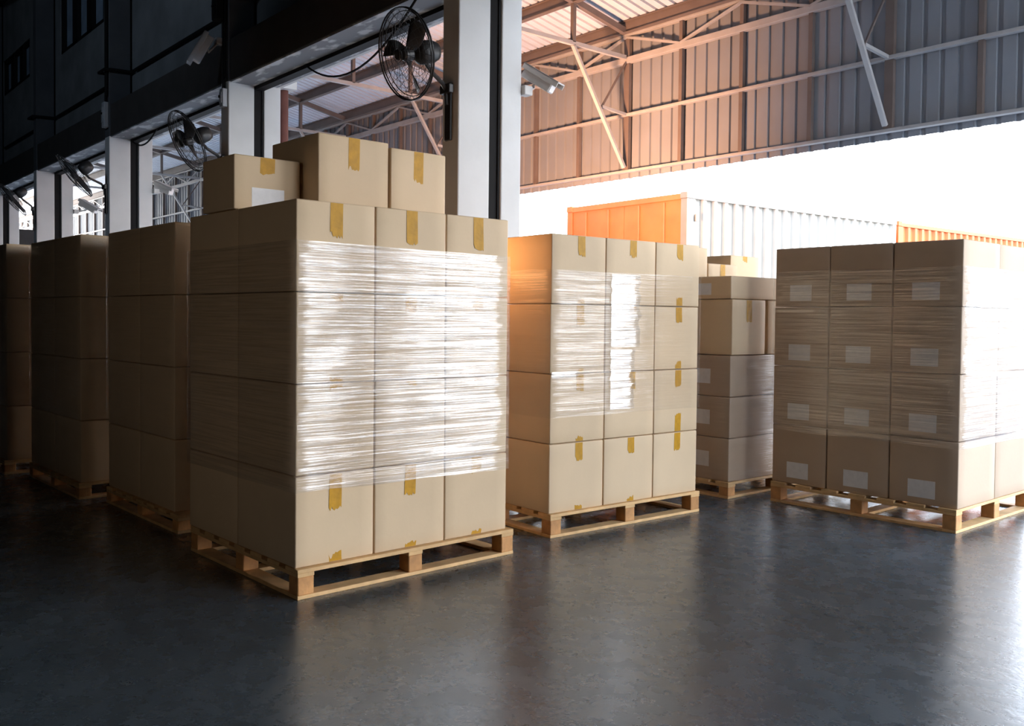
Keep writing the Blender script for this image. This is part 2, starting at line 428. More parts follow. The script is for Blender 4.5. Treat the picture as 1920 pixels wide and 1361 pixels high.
_bm = {}
def box_mesh(U, V, H, mat):
    key = (round(U,3), round(V,3), round(H,3), mat)
    if key in _bm: return _bm[key]
    nu = 8; me = bpy.data.meshes.new('cardboard_box')
    bm = bmesh.new()
    bmesh.ops.create_cube(bm, size=1)
    bmesh.ops.scale(bm, vec=(U, V, H), verts=bm.verts)
    bmesh.ops.translate(bm, vec=(0, 0, H/2), verts=bm.verts)
    bmesh.ops.bevel(bm, geom=list(bm.edges), offset=.007, segments=2, affect='EDGES', profile=.5)
    big = [f for f in bm.faces if f.calc_area() > .02]
    es = list({e for f in big for e in f.edges})
    bmesh.ops.subdivide_edges(bm, edges=es, cuts=5, use_grid_fill=True)
    for v in bm.verts:                           # sides sag inwards very slightly
        x, y, z = v.co.x/(U/2), v.co.y/(V/2), (v.co.z-H/2)/(H/2)
        s = .0022*math.sin(3.1*x+1.7*z+U*9)*math.cos(2.3*y+V*7)
        k = lambda a, b: max(0, 1-a*a)*max(0, 1-b*b)
        if abs(x) > .98: v.co.x -= math.copysign(1, x)*(.002*k(y, z)+s*k(y, z))
        if abs(y) > .98: v.co.y -= math.copysign(1, y)*(.002*k(x, z)+s*k(x, z))
    for f in bm.faces: f.smooth = True
    bm.to_mesh(me); bm.free(); me.materials.append(M[mat])
    # a slot along the middle of the lid where the two flaps meet is hidden by the tape
    _bm[key] = me
    return me

def torn_strip(w, h, x, seed, top=True):
    """tape strip on the +X side at local (x, y centre 0), hanging down from z=0 to -h, torn end"""
    rnd = random.Random(seed); n = 9; mb = MB(); vs = []; t = .0009
    drift = rnd.uniform(-.06, .06)*w
    pts = []
    for i in range(n+1): pts.append((-w/2+w*i/n, 0))
    low = []
    step = rnd.uniform(-.02, .02)
    for i in range(n+1):
        yy = -w/2+w*i/n
        low.append((yy+drift, -h+abs(rnd.gauss(0, .008))+step*(i/n-.5)+(.018 if i < 3 and rnd.random() < .5 else 0)))
    low = [(a, min(b, -.014)) for a, b in low]
    rows = 5
    for side in (0, 1):
        for r in range(rows+1):
            for i in range(n+1):
                a = pts[i]; b = low[i]; q = r/rows
                vs.append((x+side*t+(.0004*math.sin(7*q+i)), a[0]*(1-q)+b[0]*q, a[1]*(1-q)+b[1]*q))
    K = (rows+1)*(n+1); fs = []
    for r in range(rows):
        for i in range(n):
            a = r*(n+1)+i; q = (a, a+1, a+n+2, a+n+1)
            fs.append(tuple(K+j for j in q)); fs.append(q[::-1])
    rim = [i for i in range(n+1)]+[r*(n+1)+n for r in range(1, rows+1)]+[rows*(n+1)+i for i in range(n-1, -1, -1)]+[r*(n+1) for r in range(rows-1, 0, -1)]
    for a, b in zip(rim, rim[1:]+rim[:1]): fs.append((a, b, K+b, K+a))
    return mb.add(vs, fs)

def cardboard(st, u0, u1, v0, v1, z0, z1, label, group, mat='card', tape=None, tape_low=None, paper=None, gap=.004, cat='box', jit=.0025, tw=.075, tyo=0):
    U, V, H = u1-u0-2*gap, v1-v0-2*gap, z1-z0-.005
    me = box_mesh(U, V, H, mat)
    o = link('cardboard_box', me)
    o.location = st.w((u0+u1)/2+random.uniform(-jit, jit), (v0+v1)/2+random.uniform(-jit, jit)*.4, z0+.0005)
    o.rotation_euler = (0, 0, st.yaw+random.uniform(-.0015, .0015))
    tag(o, label, cat, group)
    sd = hash((label,)) if False else sum(ord(c)*(i+1) for i, c in enumerate(label))
    xs = U/2-.0004
    if tape:
        s = torn_strip(tw, tape, xs, sd); s.v = [(a, b+tyo, c+H-.004) for a, b, c in s.v]
        s.build('packing_tape', 'tape', o)
    if tape_low:
        tape_low = max(tape_low, .032)
        s = torn_strip(tw, tape_low, xs, sd+5); s.v = [(a, b+tyo, -c+.004) for a, b, c in s.v]
        s.build('packing_tape', 'tape', o)
    if paper:
        for (face, a0, a1, b0, b1, pm) in paper:         # fractions of the face: a along, b up
            if face == 'x': p = MB().box((xs, -V/2+a0*V, b0*H), (xs+.0012, -V/2+a1*V, b1*H))
            else: p = MB().box((-U/2+a0*U, -V/2-.0008, b0*H), (-U/2+a1*U, -V/2+.0006, b1*H))
            p.build('shipping_label', pm, o)
    return o

def film(st, u0, u1, v0, v1, zb, zt, label, mat='film', seed=1, slant=(0, 0), amp=.0035, rows=150):
    """a closed band of stretch film round the stack, offset from its sides"""
    off = .0135; rc = .02
    a0, a1, b0, b1 = u0-off, u1+off, v0-off, v1+off
    # outline counter-clockwise in (-u, v): start at front corner going along +v (the +X face)
    pts = []
    def seg(p, q, n):
        for i in range(n): pts.append((p[0]+(q[0]-p[0])*i/n, p[1]+(q[1]-p[1])*i/n))
    def arc(c, t0, n=5):
        for i in range(n):
            t = t0+PI/2*i/n; pts.append((c[0]+rc*math.cos(t), c[1]+rc*math.sin(t)))
    X0, X1 = -a1, -a0
    seg((X1, b0+rc), (X1, b1-rc), 60); arc((X1-rc, b1-rc), 0)
    seg((X1-rc, b1), (X0+rc, b1), 10); arc((X0+rc, b1-rc), PI/2)
    seg((X0, b1-rc), (X0, b0+rc), 10); arc((X0+rc, b0+rc), PI)
    seg((X0+rc, b0), (X1-rc, b0), 30); arc((X1-rc, b0+rc), 1.5*PI)
    n = len(pts); vs = []; uvs = []; gloss_m = []; per = 0; U = [0]
    for i in range(n):
        p, q = pts[i], pts[(i+1) % n]; per += math.hypot(q[0]-p[0], q[1]-p[1]); U.append(per)
    rnd = random.Random(seed)
    for r in range(rows+1):
        q = r/rows
        for i in range(n+1):
            x, y = pts[i % n]
            x0, y0 = pts[(i-1) % n]; x1, y1 = pts[(i+1) % n]
            nx, ny = (y1-y0), -(x1-x0); l = math.hypot(nx, ny); nx /= l; ny /= l
            s = U[i]
            ss = s if i < n else 0
            lo = zb+slant[0]*max(0, min(1, (y-b0)/(b1-b0)))+.008*noise.noise(Vector((ss*3, seed, 0)))
            hi = zt+slant[1]*max(0, min(1, (y-b0)/(b1-b0)))+.006*noise.noise(Vector((ss*3, seed+9, 0)))
            z = lo+(hi-lo)*q
            d = amp*noise.noise(Vector((ss*1.5, z*26, seed)))+amp*.8*noise.noise(Vector((ss*5, z*7, seed+3)))
            vs.append((x+nx*d, y+ny*d, z)); uvs.append((s, z))
            side = (x >= X1-1e-5)                       # gloss faded near the corners, imitating where the reflection ends
            e0 = (y-b0-.045) if side else (X1-x-.03); e1 = (b1-y-.10) if side else (x-X0-.03)
            e = min(e0, e1)+.05*noise.noise(Vector((z*30, seed, 2)))+.07*noise.noise(Vector((z*6, seed, 5)))
            gloss_m.append(max(0, min(1, e/.03)))
    m1 = n+1; fs = [(r*m1+i, r*m1+i+1, (r+1)*m1+i+1, (r+1)*m1+i) for r in range(rows) for i in range(n)]
    me = bpy.data.meshes.new('stretch_wrap'); me.from_pydata(vs, [], fs)
    ul = me.uv_layers.new(name='UVMap')
    for p in me.polygons:
        p.use_smooth = True
        for li in p.loop_indices: ul.data[li].uv = uvs[me.loops[li].vertex_index]
    at = me.attributes.new('gloss_mask', 'FLOAT', 'POINT')
    for i, c in enumerate(gloss_m): at.data[i].value = c
    me.materials.append(M[mat])
    o = link('stretch_wrap', me); o.location = st.w(0,0,0); o.rotation_euler = (0,0,st.yaw)
    return tag(o, label, 'plastic wrap')

LAY = ['bottom layer', 'second layer up', 'third layer up', 'fourth layer up']
# ---- A: the nearest stack
A = Stack((-4.434, 2.258), 2.0)
pallet(A, 1.37, 1.53, 'pale wooden pallet under the nearest and largest wrapped box stack')
PA = (2.1205-PH)/4
vA = [.0, .497, .998, 1.495]; uA = [.03, .715, 1.40]
tapes = {0: [(.14, .05), (.13, .03), (None, .03)], 1: [(None, None)]*3, 2: [(None, .03), (None, None), (None, None)], 3: [(.19, None), (.20, None), (.20, None)]}
tapes = {0: [(.20, .05), (.18, .03), (.10, .03)], 1: [(.03, None), (.03, None), (.03, .0)], 2: [(.04, .03), (.10, None), (.08, None)], 3: [(.19, None), (.20, None), (.20, None)]}
pn = ['front corner box', 'middle box of the right face', 'far box of the right face']
for k in range(4):
    z0 = PH+PA*k; z1 = z0+PA
    for j in range(3):
        tp, tl = tapes[k][j]
        cardboard(A, uA[0], uA[1], vA[j], vA[j+1], z0, z1, '%s, %s of the nearest stack' % (pn[j].replace('box', 'cardboard box'), LAY[k]), 'boxes of the nearest stack', tape=tp, tape_low=tl, tw=.078)
    cardboard(A, uA[1], uA[2], vA[0], vA[1], z0, z1, 'cardboard box at the shaded left end, %s of the nearest stack' % LAY[k], 'boxes of the nearest stack')
for k in range(4):
    cardboard(A, uA[1], uA[2], vA[1], vA[3], PH+PA*k, PH+PA*(k+1), 'wide cardboard box at the hidden rear, %s of the nearest stack' % LAY[k], 'boxes of the nearest stack')
zt = PH+PA*4+.001
W = Stack((0, 0), 2.0)
def world_box(x0, x1, y0, y1, z0, z1, yaw, label, group, **kw):
    """box given by its front +X corner (x1, y0) in the world and its sizes"""
    s = Stack((x1, y0), yaw)
    return cardboard(s, 0, x1-x0, 0, y1-y0, z0, z1, label, group, **kw)
world_box(-5.63, -5.19, 2.228, 2.665, zt, 2.445, 2, 'loose cardboard box with a white paper sheet, top left of the nearest stack', 'loose boxes on top of the nearest stack', tape=.10, tw=.095, tyo=-.0, paper=[('x', .26, .75, .04, .42, 'label')])
world_box(-5.62, -5.03, 2.685, 3.197, zt, 2.606, 2, 'tallest loose cardboard box in the middle on top of the nearest stack', 'loose boxes on top of the nearest stack', tape=.20, tw=.08)
world_box(-5.58, -5.035, 3.20, 3.645, zt, 2.58, 2, 'rightmost loose cardboard box on top of the nearest stack, beside the column', 'loose boxes on top of the nearest stack', tape=.20, tw=.075)
film(A, uA[0], uA[2], vA[0], vA[3], .565, 1.90, 'crinkled clear stretch film wrapped round the nearest stack', seed=1, slant=(-.02, -.015))

# ---- C: the stack behind the nearest one
C = Stack((-4.64, 4.245), -1.6)
pallet(C, 1.25, 1.54, 'wooden pallet under the wrapped stack right behind the nearest stack', h=.1609)
PC = (2.0826-.1609)/4
vC = [0, .515, 1.03, 1.525]
tapC = {0: [(.13, .02), (.12, .015), (.14, None)], 1: [(.12, .04), (.13, None), (.13, .14)], 2: [(.15, .03), (.04, None), (.12, .06)], 3: [(.14, .03), (.13, None), (.12, .07)]}
for k in range(4):
    z0 = .1609+PC*k; z1 = z0+PC
    for j in range(3):
        tp, tl = tapC[k][j]
        cardboard(C, .02, .66, vC[j], vC[j+1], z0, z1, '%s, %s, sunny stack right behind the nearest one' % (['front corner box', 'middle box of the right face', 'far box of the right face'][j], LAY[k]), 'boxes of the middle stack', tape=tp, tape_low=tl, tw=.068, tyo=.02)
film(C, .02, .66, vC[0], vC[3], .82, 1.835, 'clear stretch film round the middle stack right of the nearest stack', mat='film_thin', seed=4)
def glint_tail_film(parent, X, y0, y1, z0, z1, seed, mat='film_shiny'):
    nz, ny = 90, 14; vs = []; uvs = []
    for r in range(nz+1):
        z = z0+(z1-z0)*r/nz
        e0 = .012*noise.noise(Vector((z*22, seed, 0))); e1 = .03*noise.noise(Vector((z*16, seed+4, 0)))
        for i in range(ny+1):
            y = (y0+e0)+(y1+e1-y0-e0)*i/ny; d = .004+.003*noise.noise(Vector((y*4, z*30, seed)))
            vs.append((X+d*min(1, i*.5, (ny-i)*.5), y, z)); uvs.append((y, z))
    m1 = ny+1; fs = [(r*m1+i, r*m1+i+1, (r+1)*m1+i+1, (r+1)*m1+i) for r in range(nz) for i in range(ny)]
    me = bpy.data.meshes.new('glint_tail_film'); me.from_pydata(vs, [], fs); ul = me.uv_layers.new(name='UVMap')
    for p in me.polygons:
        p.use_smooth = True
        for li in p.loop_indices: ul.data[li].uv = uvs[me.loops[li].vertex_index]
    at = me.attributes.new('gloss_mask', 'FLOAT', 'POINT')
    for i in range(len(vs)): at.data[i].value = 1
    me.materials.append(M[mat]); return link('glint_tail_film', me, parent)
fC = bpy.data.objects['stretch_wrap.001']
glint_tail_film(fC, .003, .55, .84, 1.30, 1.82, 3); glint_tail_film(fC, .003, .55, .79, .85, 1.28, 7); glint_tail_film(fC, .003, -.005, .24, 1.095, 1.135, 9)  # tall strips added for the bright reflection patch; the flat one is a film tail

# ---- D: right-hand stack with paper labels
D = Stack((-2.985, 6.628), 1.2)
pallet(D, 1.52, 1.42, 'wooden pallet under the right-hand stack with paper labels', h=.168)
PD = (2.0961-.168)/4
uD = [0, .515, 1.03, 1.525]; vD = [.02, .665, 1.30]
for k in range(4):
    z0 = .168+PD*k; z1 = z0+PD
    for j in range(3):
        nm = ['right corner box', 'middle box', 'left box'][j]
        a0 = [.30, .29, .26][j]
        pp = [('y', 1-a0-.42, 1-a0, .09, .36, 'label_grey')]
        pp = [('y', .28, .68, .10, .37, 'label')]
        cardboard(D, uD[j], uD[j+1], vD[0], vD[1], z0, z1, '%s with a paper label, %s of the right-hand stack' % (nm, LAY[k]), 'labelled boxes of the right-hand stack', paper=pp, mat='card_dark')
    cardboard(D, uD[0], uD[1], vD[1], vD[2], z0, z1, 'bright rear box at the picture edge, %s of the right-hand stack' % LAY[k], 'rear boxes of the right-hand stack', mat='card_dark')
film(D, uD[0], uD[3], vD[0], vD[2], .60, 1.90, 'clear stretch film round the right-hand stack, glaring white in daylight', mat='film', seed=8, slant=(0, .0), amp=.004)

# ---- E: mixed stack between the middle and right-hand stacks
Es = Stack((-4.76, 6.366), 0.5)
pallet(Es, 1.35, 1.45, 'wooden pallet under the mixed stack left of the labelled stack', h=.138)
gE = 'boxes of the mixed stack'
zs = [.138, .505, .854, 1.207]
for k in range(3):
    cardboard(Es, .01, 1.30, .02, 1.38, zs[k], zs[k+1], 'wide wrapped brown box with a label, %s of the mixed stack between taller stacks' % ['lowest', 'second', 'third'][k], gE, mat='card_dark', paper=[('y', .45, .84, .30, .66, 'label')])
cardboard(Es, .0, 1.30, .02, .50, 1.207, 1.68, 'tall box with brown tape in the mixed stack, below the flat box', gE, tape=.19, tw=.075, mat='card')
cardboard(Es, .0, 1.30, .53, 1.05, 1.207, 1.68, 'tall box partly hidden beside the taped one in the mixed stack', gE, mat='card')
cardboard(Es, .01, 1.30, .01, 1.36, 1.68, 1.876, 'wide flat box with a label on its left face, top of the mixed stack', gE, mat='card', paper=[('y', .45, .84, .18, .70, 'label')])
gF = 'small boxes on top of the mixed stack'
world_box(-5.72, -5.25, 6.42, 6.68, 1.877, 2.145, .5, 'small loose box leftmost on the mixed stack, beside the middle stack', gF)
world_box(-5.60, -5.27, 6.71, 7.14, 1.877, 2.015, .5, 'low loose box with pale tape in front on the mixed stack', gF, tape=.12, tw=.07)
world_box(-5.90, -5.41, 7.22, 7.68, 1.877, 2.12, .5, 'loose box at the back on top of the mixed stack', gF, tape=.06, tw=.07)
film(Es, .01, 1.30, .02, 1.38, .145, 1.2, 'clear stretch film round the lower half of the mixed stack', mat='film_thin', seed=11, rows=70)
eP = bpy.data.objects['wooden_pallet.003']
MB().box((-.80, -.0015, .045), (-.45, -.0003, .11)).build('shipping_label', 'label', eP)
MB().add([(-.05, .62, .139), (.12, .70, .125), (.14, .90, .128), (-.05, .92, .139), (-.05, .62, .1375), (.12, .70, .1235), (.14, .90, .1265), (-.05, .92, .1375)],
         [(0,1,2,3), (7,6,5,4), (0,4,5,1), (1,5,6,2), (2,6,7,3), (3,7,4,0)]).xf(Matrix.Translation((0, 0, -.022))).build('paper_sheet', 'label', eP)


# ---- B, B2, B3: the dim row to the left
def dim_stack(F, yaw, u0, us, vs, name, labels=None, seed=20, filmz=(.64, 2.12), V=1.5, U=1.42):
    st = Stack(F, yaw); h = .13
    pallet(st, U, V, 'wooden pallet in shade under the %s' % name, h=h)
    ph = (2.144-h)/4
    for k in range(4):
        for j in range(len(us)-1):
            cardboard(st, us[j], us[j+1], vs[0], vs[1], h+ph*k, h+ph*(k+1), '%s box, %s of the %s' % (['right corner', 'left', 'rear'][j], LAY[k], name), 'boxes of the %s' % name, paper=labels)
        cardboard(st, us[0], us[2], vs[1], vs[2], h+ph*k, h+ph*(k+1), 'shaded rear box, %s of the %s' % (LAY[k], name), 'boxes of the %s' % name, paper=labels)
    film(st, us[0], us[-1], vs[0], vs[2], filmz[0], filmz[1], 'clear wrinkled film round the %s' % name, mat='film_thin', seed=seed)
dim_stack((-6.28, 2.302), 2.0, 0, [.11, .77, 1.44], [.02, .75, 1.48], 'dim stack left of the nearest stack', seed=21)
dim_stack((-7.937, 2.111), 2.0, 0, [.02, .73, 1.44], [.02, .75, 1.48], 'second dim stack from the nearest stack', seed=22)
dim_stack((-9.575, 1.90), 2.0, 0, [.0, .7, 1.4], [.02, .52, 1.02], 'darkest stack at the left picture edge', labels=[('x', .45, .95, .28, .5, 'label_grey')], seed=23, V=1.05)

shade_stack = Stack((-6.05, 4.02), 0)  # unseen stack added to keep daylight off the dim stack's side
pallet(shade_stack, 1.5, .9, 'unseen wooden pallet of the light-blocking stack added behind the nearest stack')
for k in range(4):
    cardboard(shade_stack, .02, 1.48, .02, .88, PH+.45*k, PH+.45*(k+1), 'wide brown box, %s of the low stack in the aisle' % LAY[k], 'boxes of the added shade stack', mat='card_dark')

# ------------------------------------------------------------------ containers in the yard
def container(name, x1, y0, Lx, Ly, H, yaw, label, side, end, hinge=True):
    t = thing(name, label, 'container', (x1, y0, 0), math.radians(yaw))
    pw = .16
    def corrug(L, n, mat, face):
        # trapezoid corrugation along L, height from .2 to H-.16
        mb = MB(); pts = []; p = L/n
        for i in range(n):
            for a, d in ((.0, .0), (.30, .0), (.44, .055), (.86, .055)): pts.append((i*p+a*p, d))
        pts.append((L, 0)); k = len(pts); vs = []
        for t_ in (0, .03):
            for z in (.16, H-.12):
                for a, d in pts:
                    vs.append((-d-t_-.015, pw+a, z) if face == 'x' else (-pw-a, d+t_+.015, z))
        fs = []
        for i in range(k-1):
            fs += [(i, i+1, k+i+1, k+i), (2*k+i, 3*k+i, 3*k+i+1, 2*k+i+1), (i, 2*k+i, 2*k+i+1, i+1), (k+i, k+i+1, 3*k+i+1, 3*k+i)]
        fs += [(0, k, 3*k, 2*k), (k-1, 3*k-1, 4*k-1, 2*k-1)]
        return mb.add(vs, fs)
    corrug(Ly-2*pw, max(8, int(Ly/.33)), side, 'x').build('side_panel', side, t)
    # door end: two flat doors with locking bars
    for s in (0, 1):
        a = -pw-(Lx-2*pw)/2*s; b = a-(Lx-2*pw)/2+.01
        d = MB().box((b, .03, .16), (a, .08, H-.12)).build('door', end, t, bevel=.006)
        for q in (.28, .72):
            x = a+(b-a)*q; MB().tube([(x, .012, .2), (x, .012, H-.16)], .018).build('locking_bar', end, d)
    for (x, y) in ((0, 0), (-Lx+pw, 0), (0, Ly-pw), (-Lx+pw, Ly-pw)):
        MB().box((x-pw, y, .12), (x, y+pw, H-.12)).build('corner_post', side if x == 0 else end, t, bevel=.01)
        for z in (0, H-.12):
            c = MB().box((x-pw-.01, y-.01, z), (x+.01, y+pw+.01, z+.125))
            c.build('corner_casting', side if x == 0 else end, t, bevel=.012)
    MB().box((-.09, pw, H-.12), (0, Ly-pw, H-.03)).build('top_rail', side, t, bevel=.006)
    MB().box((-Lx+pw, 0, H-.13), (-pw, .1, H-.02)).build('top_rail', end, t, bevel=.006)
    MB().box((-Lx+pw, .02, .02), (-pw, .1, .16)).build('bottom_rail', end, t); MB().box((-.1, pw, .02), (0, Ly-pw, .16)).build('bottom_rail', side, t)
    MB().box((-Lx+.05, .1, H-.06), (-.05, Ly-.1, H-.035)).build('roof_panel', end, t)
    MB().box((-Lx+.01, .1, .1), (-Lx+.05, Ly-.1, H-.1)).build('side_panel', end, t)
    MB().box((-Lx+.1, Ly-.05, .1), (-.1, Ly-.01, H-.1)).build('end_panel', end, t)
    if hinge:
        for z in (H*.3, H*.62, H-.55):
            MB().box((.0, .22, z), (.035, .30, z+.14)).build('lashing_lug', side, t, bevel=.006)
    return t
container('shipping_container', -11.45, 13.9, 3.45, 7.45, 3.94, -2.0, 'shipping container with orange end and pale sunlit side beyond the middle stack', 'cream', 'red')
container('shipping_container', -11.27, 21.6, 3.3, 12.0, 3.94, -2.0, 'bright orange corrugated container beyond the right-hand stack', 'orange', 'orange', hinge=False)

# ------------------------------------------------------------------ wall fans
def make_fan(center, tilt, R, colx, label, mat='fanmetal', yawz=0):
    """front of the fan looks towards -Y and down by tilt; the arm ends on the column front at colx"""
    t = thing('wall_fan', label, 'fan', center, 0, 'fans on the dock columns')
    # local frame: disc axis n
    n = Vector((math.sin(yawz), -math.cos(tilt)*math.cos(yawz), -math.sin(tilt))).normalized(); z = n
    x = Vector((0,0,1)).cross(z); x.normalize(); y = z.cross(x)
    Mx = Matrix((x, y, z)).transposed().to_4x4()
    def ring(mb, r, h, w, k=40): mb.tube([(r*math.cos(2*PI*i/k), r*math.sin(2*PI*i/k), h) for i in range(k)], w, 5, True)
    fr = MB()
    for i, q in enumerate((.16, .30, .44, .58, .72, .86)): ring(fr, R*q, .075*(1-q**2.5)+.012, .0016 if i else .003, 36)
    for k in range(28):
        a = 2*PI*k/28
        fr.tube([(R*q*math.cos(a+.35*(1-q)), R*q*math.sin(a+.35*(1-q)), .075*(1-q**2.5)+.012) for q in (.10, .4, .7, .9, 1)], .0017, 4)
    fr.lathe([(.001, .095), (R*.1, .094), (R*.12, .085), (.001, .08)], 20)
    ring(fr, R, .012, .008)
    fr.xf(Mx).build('front_grille', mat, t)
    re = MB()
    for q in (.35, .5, .65, .8, .92): ring(re, R*q, -.11*(1-q**2)-.012, .0022 if q < .9 else .0045, 36)
    for k in range(24):
        a = 2*PI*k/24
        re.tube([(R*q*math.cos(a), R*q*math.sin(a), -.11*(1-q**2)-.012) for q in (.25, .5, .75, 1)], .0018, 4)
    ring(re, R, -.012, .006)
    re.xf(Mx).build('rear_grille', mat, t)
    hub = MB().lathe([(.001, .04), (.045, .038), (.058, .02), (.06, -.05), (.001, -.055)], 20).xf(Mx).build('hub', mat, t, smooth=False)
    for k in range(3):
        b = MB(); a0 = 2*PI*k/3+.45; pts = []
        m1, m2 = 7, 5
        for i in range(m1):
            q = .14+.72*i/(m1-1); wd = .30+.50*math.sin(PI*min(1, .25+.6*i/(m1-1)))*.6
            for j in range(m2):
                s = (j/(m2-1)-.5); a = a0+wd*s*(1.15-.25*q)+.28*q
                pts.append((R*q*math.cos(a), R*q*math.sin(a), -.02+.09*s*(1-.3*q)))
        K = len(pts); vs = pts+[(p[0], p[1], p[2]+.004) for p in pts]; fs = []
        for i in range(m1-1):
            for j in range(m2-1):
                q_ = (i*m2+j, i*m2+j+1, (i+1)*m2+j+1, (i+1)*m2+j); fs.append(q_[::-1]); fs.append(tuple(K+v for v in q_))
        rim = list(range(m2))+[i*m2+m2-1 for i in range(1, m1)]+[(m1-1)*m2+j for j in range(m2-2, -1, -1)]+[i*m2 for i in range(m1-2, 0, -1)]
        for a, c in zip(rim, rim[1:]+rim[:1]): fs.append((a, c, K+c, K+a))
        b.add(vs, fs); b.xf(Mx).build('blade', mat, hub, smooth=True)
    MB().lathe([(.001, -.12), (.07, -.122), (.098, -.14), (.105, -.20), (.102, -.27), (.08, -.325), (.04, -.345), (.001, -.348)], 24).xf(Mx).build('motor', mat, t, smooth=True)
    mt = Mx @ Vector((0, 0, -.22)); dx = colx-center[0]; yb = YW-.02-center[1]
    nk = mt+Vector((0, 0, -.10))
    MB().tube([mt+Vector((0,0,-.06)), nk, nk+Vector((.0, .06, -.06)), Vector((dx*.7, yb-.09, nk.z-.12)), Vector((dx, yb-.03, nk.z-.17)), Vector((dx, yb-.02, nk.z-.30))], .02, 8).build('mounting_arm', mat, t)
    MB().box((dx-.045, yb-.015, nk.z-.62), (dx+.045, yb+.012, nk.z-.10)).build('wall_bracket', mat, t, bevel=.008)
    MB().box((dx-.075, yb-.05, nk.z-.20), (dx+.075, yb+.0, nk.z-.12)).build('wall_bracket', mat, t, bevel=.008)
    return t
make_fan((-6.79, 4.46, 3.765), math.radians(15), .385, -6.875, 'black caged wall fan on the tall column above the nearest stack')
make_fan((-11.84, 4.46, 3.72), math.radians(27), .40, -11.945, 'black caged wall fan on the column left of the loose top boxes')
make_fan((-16.84, 4.42, 3.83), math.radians(40), .42, -17.015, 'caged wall fan seen edge-on, second column from the left', yawz=-.2)
make_fan((-21.5, 4.42, 3.87), math.radians(40), .42, -22.085, 'caged wall fan seen edge-on, nearest the left picture edge', yawz=-.16)

# ------------------------------------------------------------------ security cameras
def sec_cam(base, head, d, label, L=.36, w=.10, h=.10, mat='camera'):
    """base: point on the wall; head: middle of the housing; d: viewing direction"""
    t = thing('security_camera', label, 'camera', base, 0, 'security cameras on the columns')
    d = Vector(d).normalized(); hd = Vector(head)-Vector(base); sx = d.cross(Vector((0,0,1))).normalized(); u = sx.cross(d)
    Mx = Matrix((d, -sx, u)).transposed().to_4x4(); Mx.translation = hd
    hs = MB().box((-L*.46, -w*.42, -h*.45), (L*.40, w*.42, h*.40)).xf(Mx).build('housing', mat, t, bevel=.012)
    MB().box((-L*.5, -w*.56, h*.43), (L*.56, w*.56, h*.52)).box((-L*.5, -w*.56, h*.12), (L*.56, -w*.50, h*.52)).box((-L*.5, w*.50, h*.12), (L*.56, w*.56, h*.52)).xf(Mx).build('sun_hood', mat, hs)
    MB().box((L*.40, -w*.33, -h*.36), (L*.412, w*.33, h*.30)).xf(Mx).build('lens_window', 'label', hs)
    tail = Mx @ Vector((-L*.1, 0, -h*.5))
    MB().tube([Vector((0,0,0)), tail*.45+Vector((0,0,-.015)), tail+Vector((0,0,-.03)), tail], .016, 8).build('bracket', mat, t)
    MB().box((-.05, -.05, -.045), (.05, .05, .045)).build('wall_plate', mat, t, bevel=.01)
    return t
sec_cam((-6.75, 5.79, 3.66), (-6.70, 5.93, 3.78), (.52, .22, -.36), 'pale security camera on the outer edge of the tall white column', L=.40, w=.13, h=.14)
sec_cam((-16.87, 5.79, 3.70), (-16.86, 5.94, 3.76), (.75, .4, -.33), 'white security camera outside the third column, seen left of the nearest stack', L=.42, w=.15, h=.15)
sec_cam((-21.94, 5.79, 3.75), (-21.78, 6.02, 3.86), (.65, .5, -.42), 'security camera outside the fourth column, between the two left fans', L=.5, w=.17, h=.15)
sec_cam((-12.02, 4.95, 5.12), (-11.93, 4.68, 4.95), (-.10, -.32, -.62), 'dark security camera hanging inside, above the second fan', L=.44, w=.15, h=.15, mat='box')

# ------------------------------------------------------------------ conduits, boxes, cables, pipe
col_names = ['', 'tall bright column', 'second column with the switch boxes', 'third column, left of the second fan', 'fourth column, between the edge-on fans', 'farthest column at the left']
for k in range(1, 5):
    x = CX[k]; z = 5.73; y1 = 5.36; y0 = YW-.035
    c = MB().tube([(CX[k+1]+.26, y1, z), (x-.30, y1, z), (x-.30, y0-.05, z-.02), (x+.045, y0-.05, z-.02), (x+.045, y1-.01, z), (x+.18, y1, z)], .03, 8)
    tag(c.build('cable_conduit', 'dark'), 'dark horizontal conduit bending round the %s' % col_names[k], 'conduit', 'conduits on the dock wall')
for k, zb in ((2, 4.49), (3, 5.175)):
    x = CX[k]-.09
    c = MB().tube([(x, YW-.03, 9.2), (x, YW-.03, zb)], .022, 8).tube([(x+.055, YW-.03, 9.2), (x+.055, YW-.03, zb+.1)], .016, 8)
    tag(c.build('cable_conduit', 'dark'), 'pair of vertical conduits down the front of the %s' % col_names[k], 'conduit', 'conduits on the dock wall')
def swbox(loc, s, label, mat='box'):
    t = thing('switch_box', label, 'switch box', loc)
    a, b, c = s
    hs = MB().box((-a/2, -b, -c/2), (a/2, 0, c/2)).build('housing', mat, t, bevel=.012)
    MB().box((-a*.3, -b-.012, -c*.3), (a*.3, -b, c*.3)).build('cover', mat, hs, bevel=.004)
    MB().lathe([(.001, 0), (.02, 0), (.018, .02), (.001, .022)], 12).xf(Matrix.Translation((0, -b-.01, c*.05)) @ Matrix.Rotation(PI/2, 4, 'X')).build('knob', 'dark', hs)
swbox((-11.90, YW-.002, 4.36), (.11, .07, .24), 'small white switch box on the second column')
swbox((-16.98, YW-.002, 4.95), (.14, .08, .44), 'grey tall switch box on the third column')
swbox((-11.93, YW-.055, 5.52), (.17, .10, .30), 'black junction box high on the second column', 'dark')
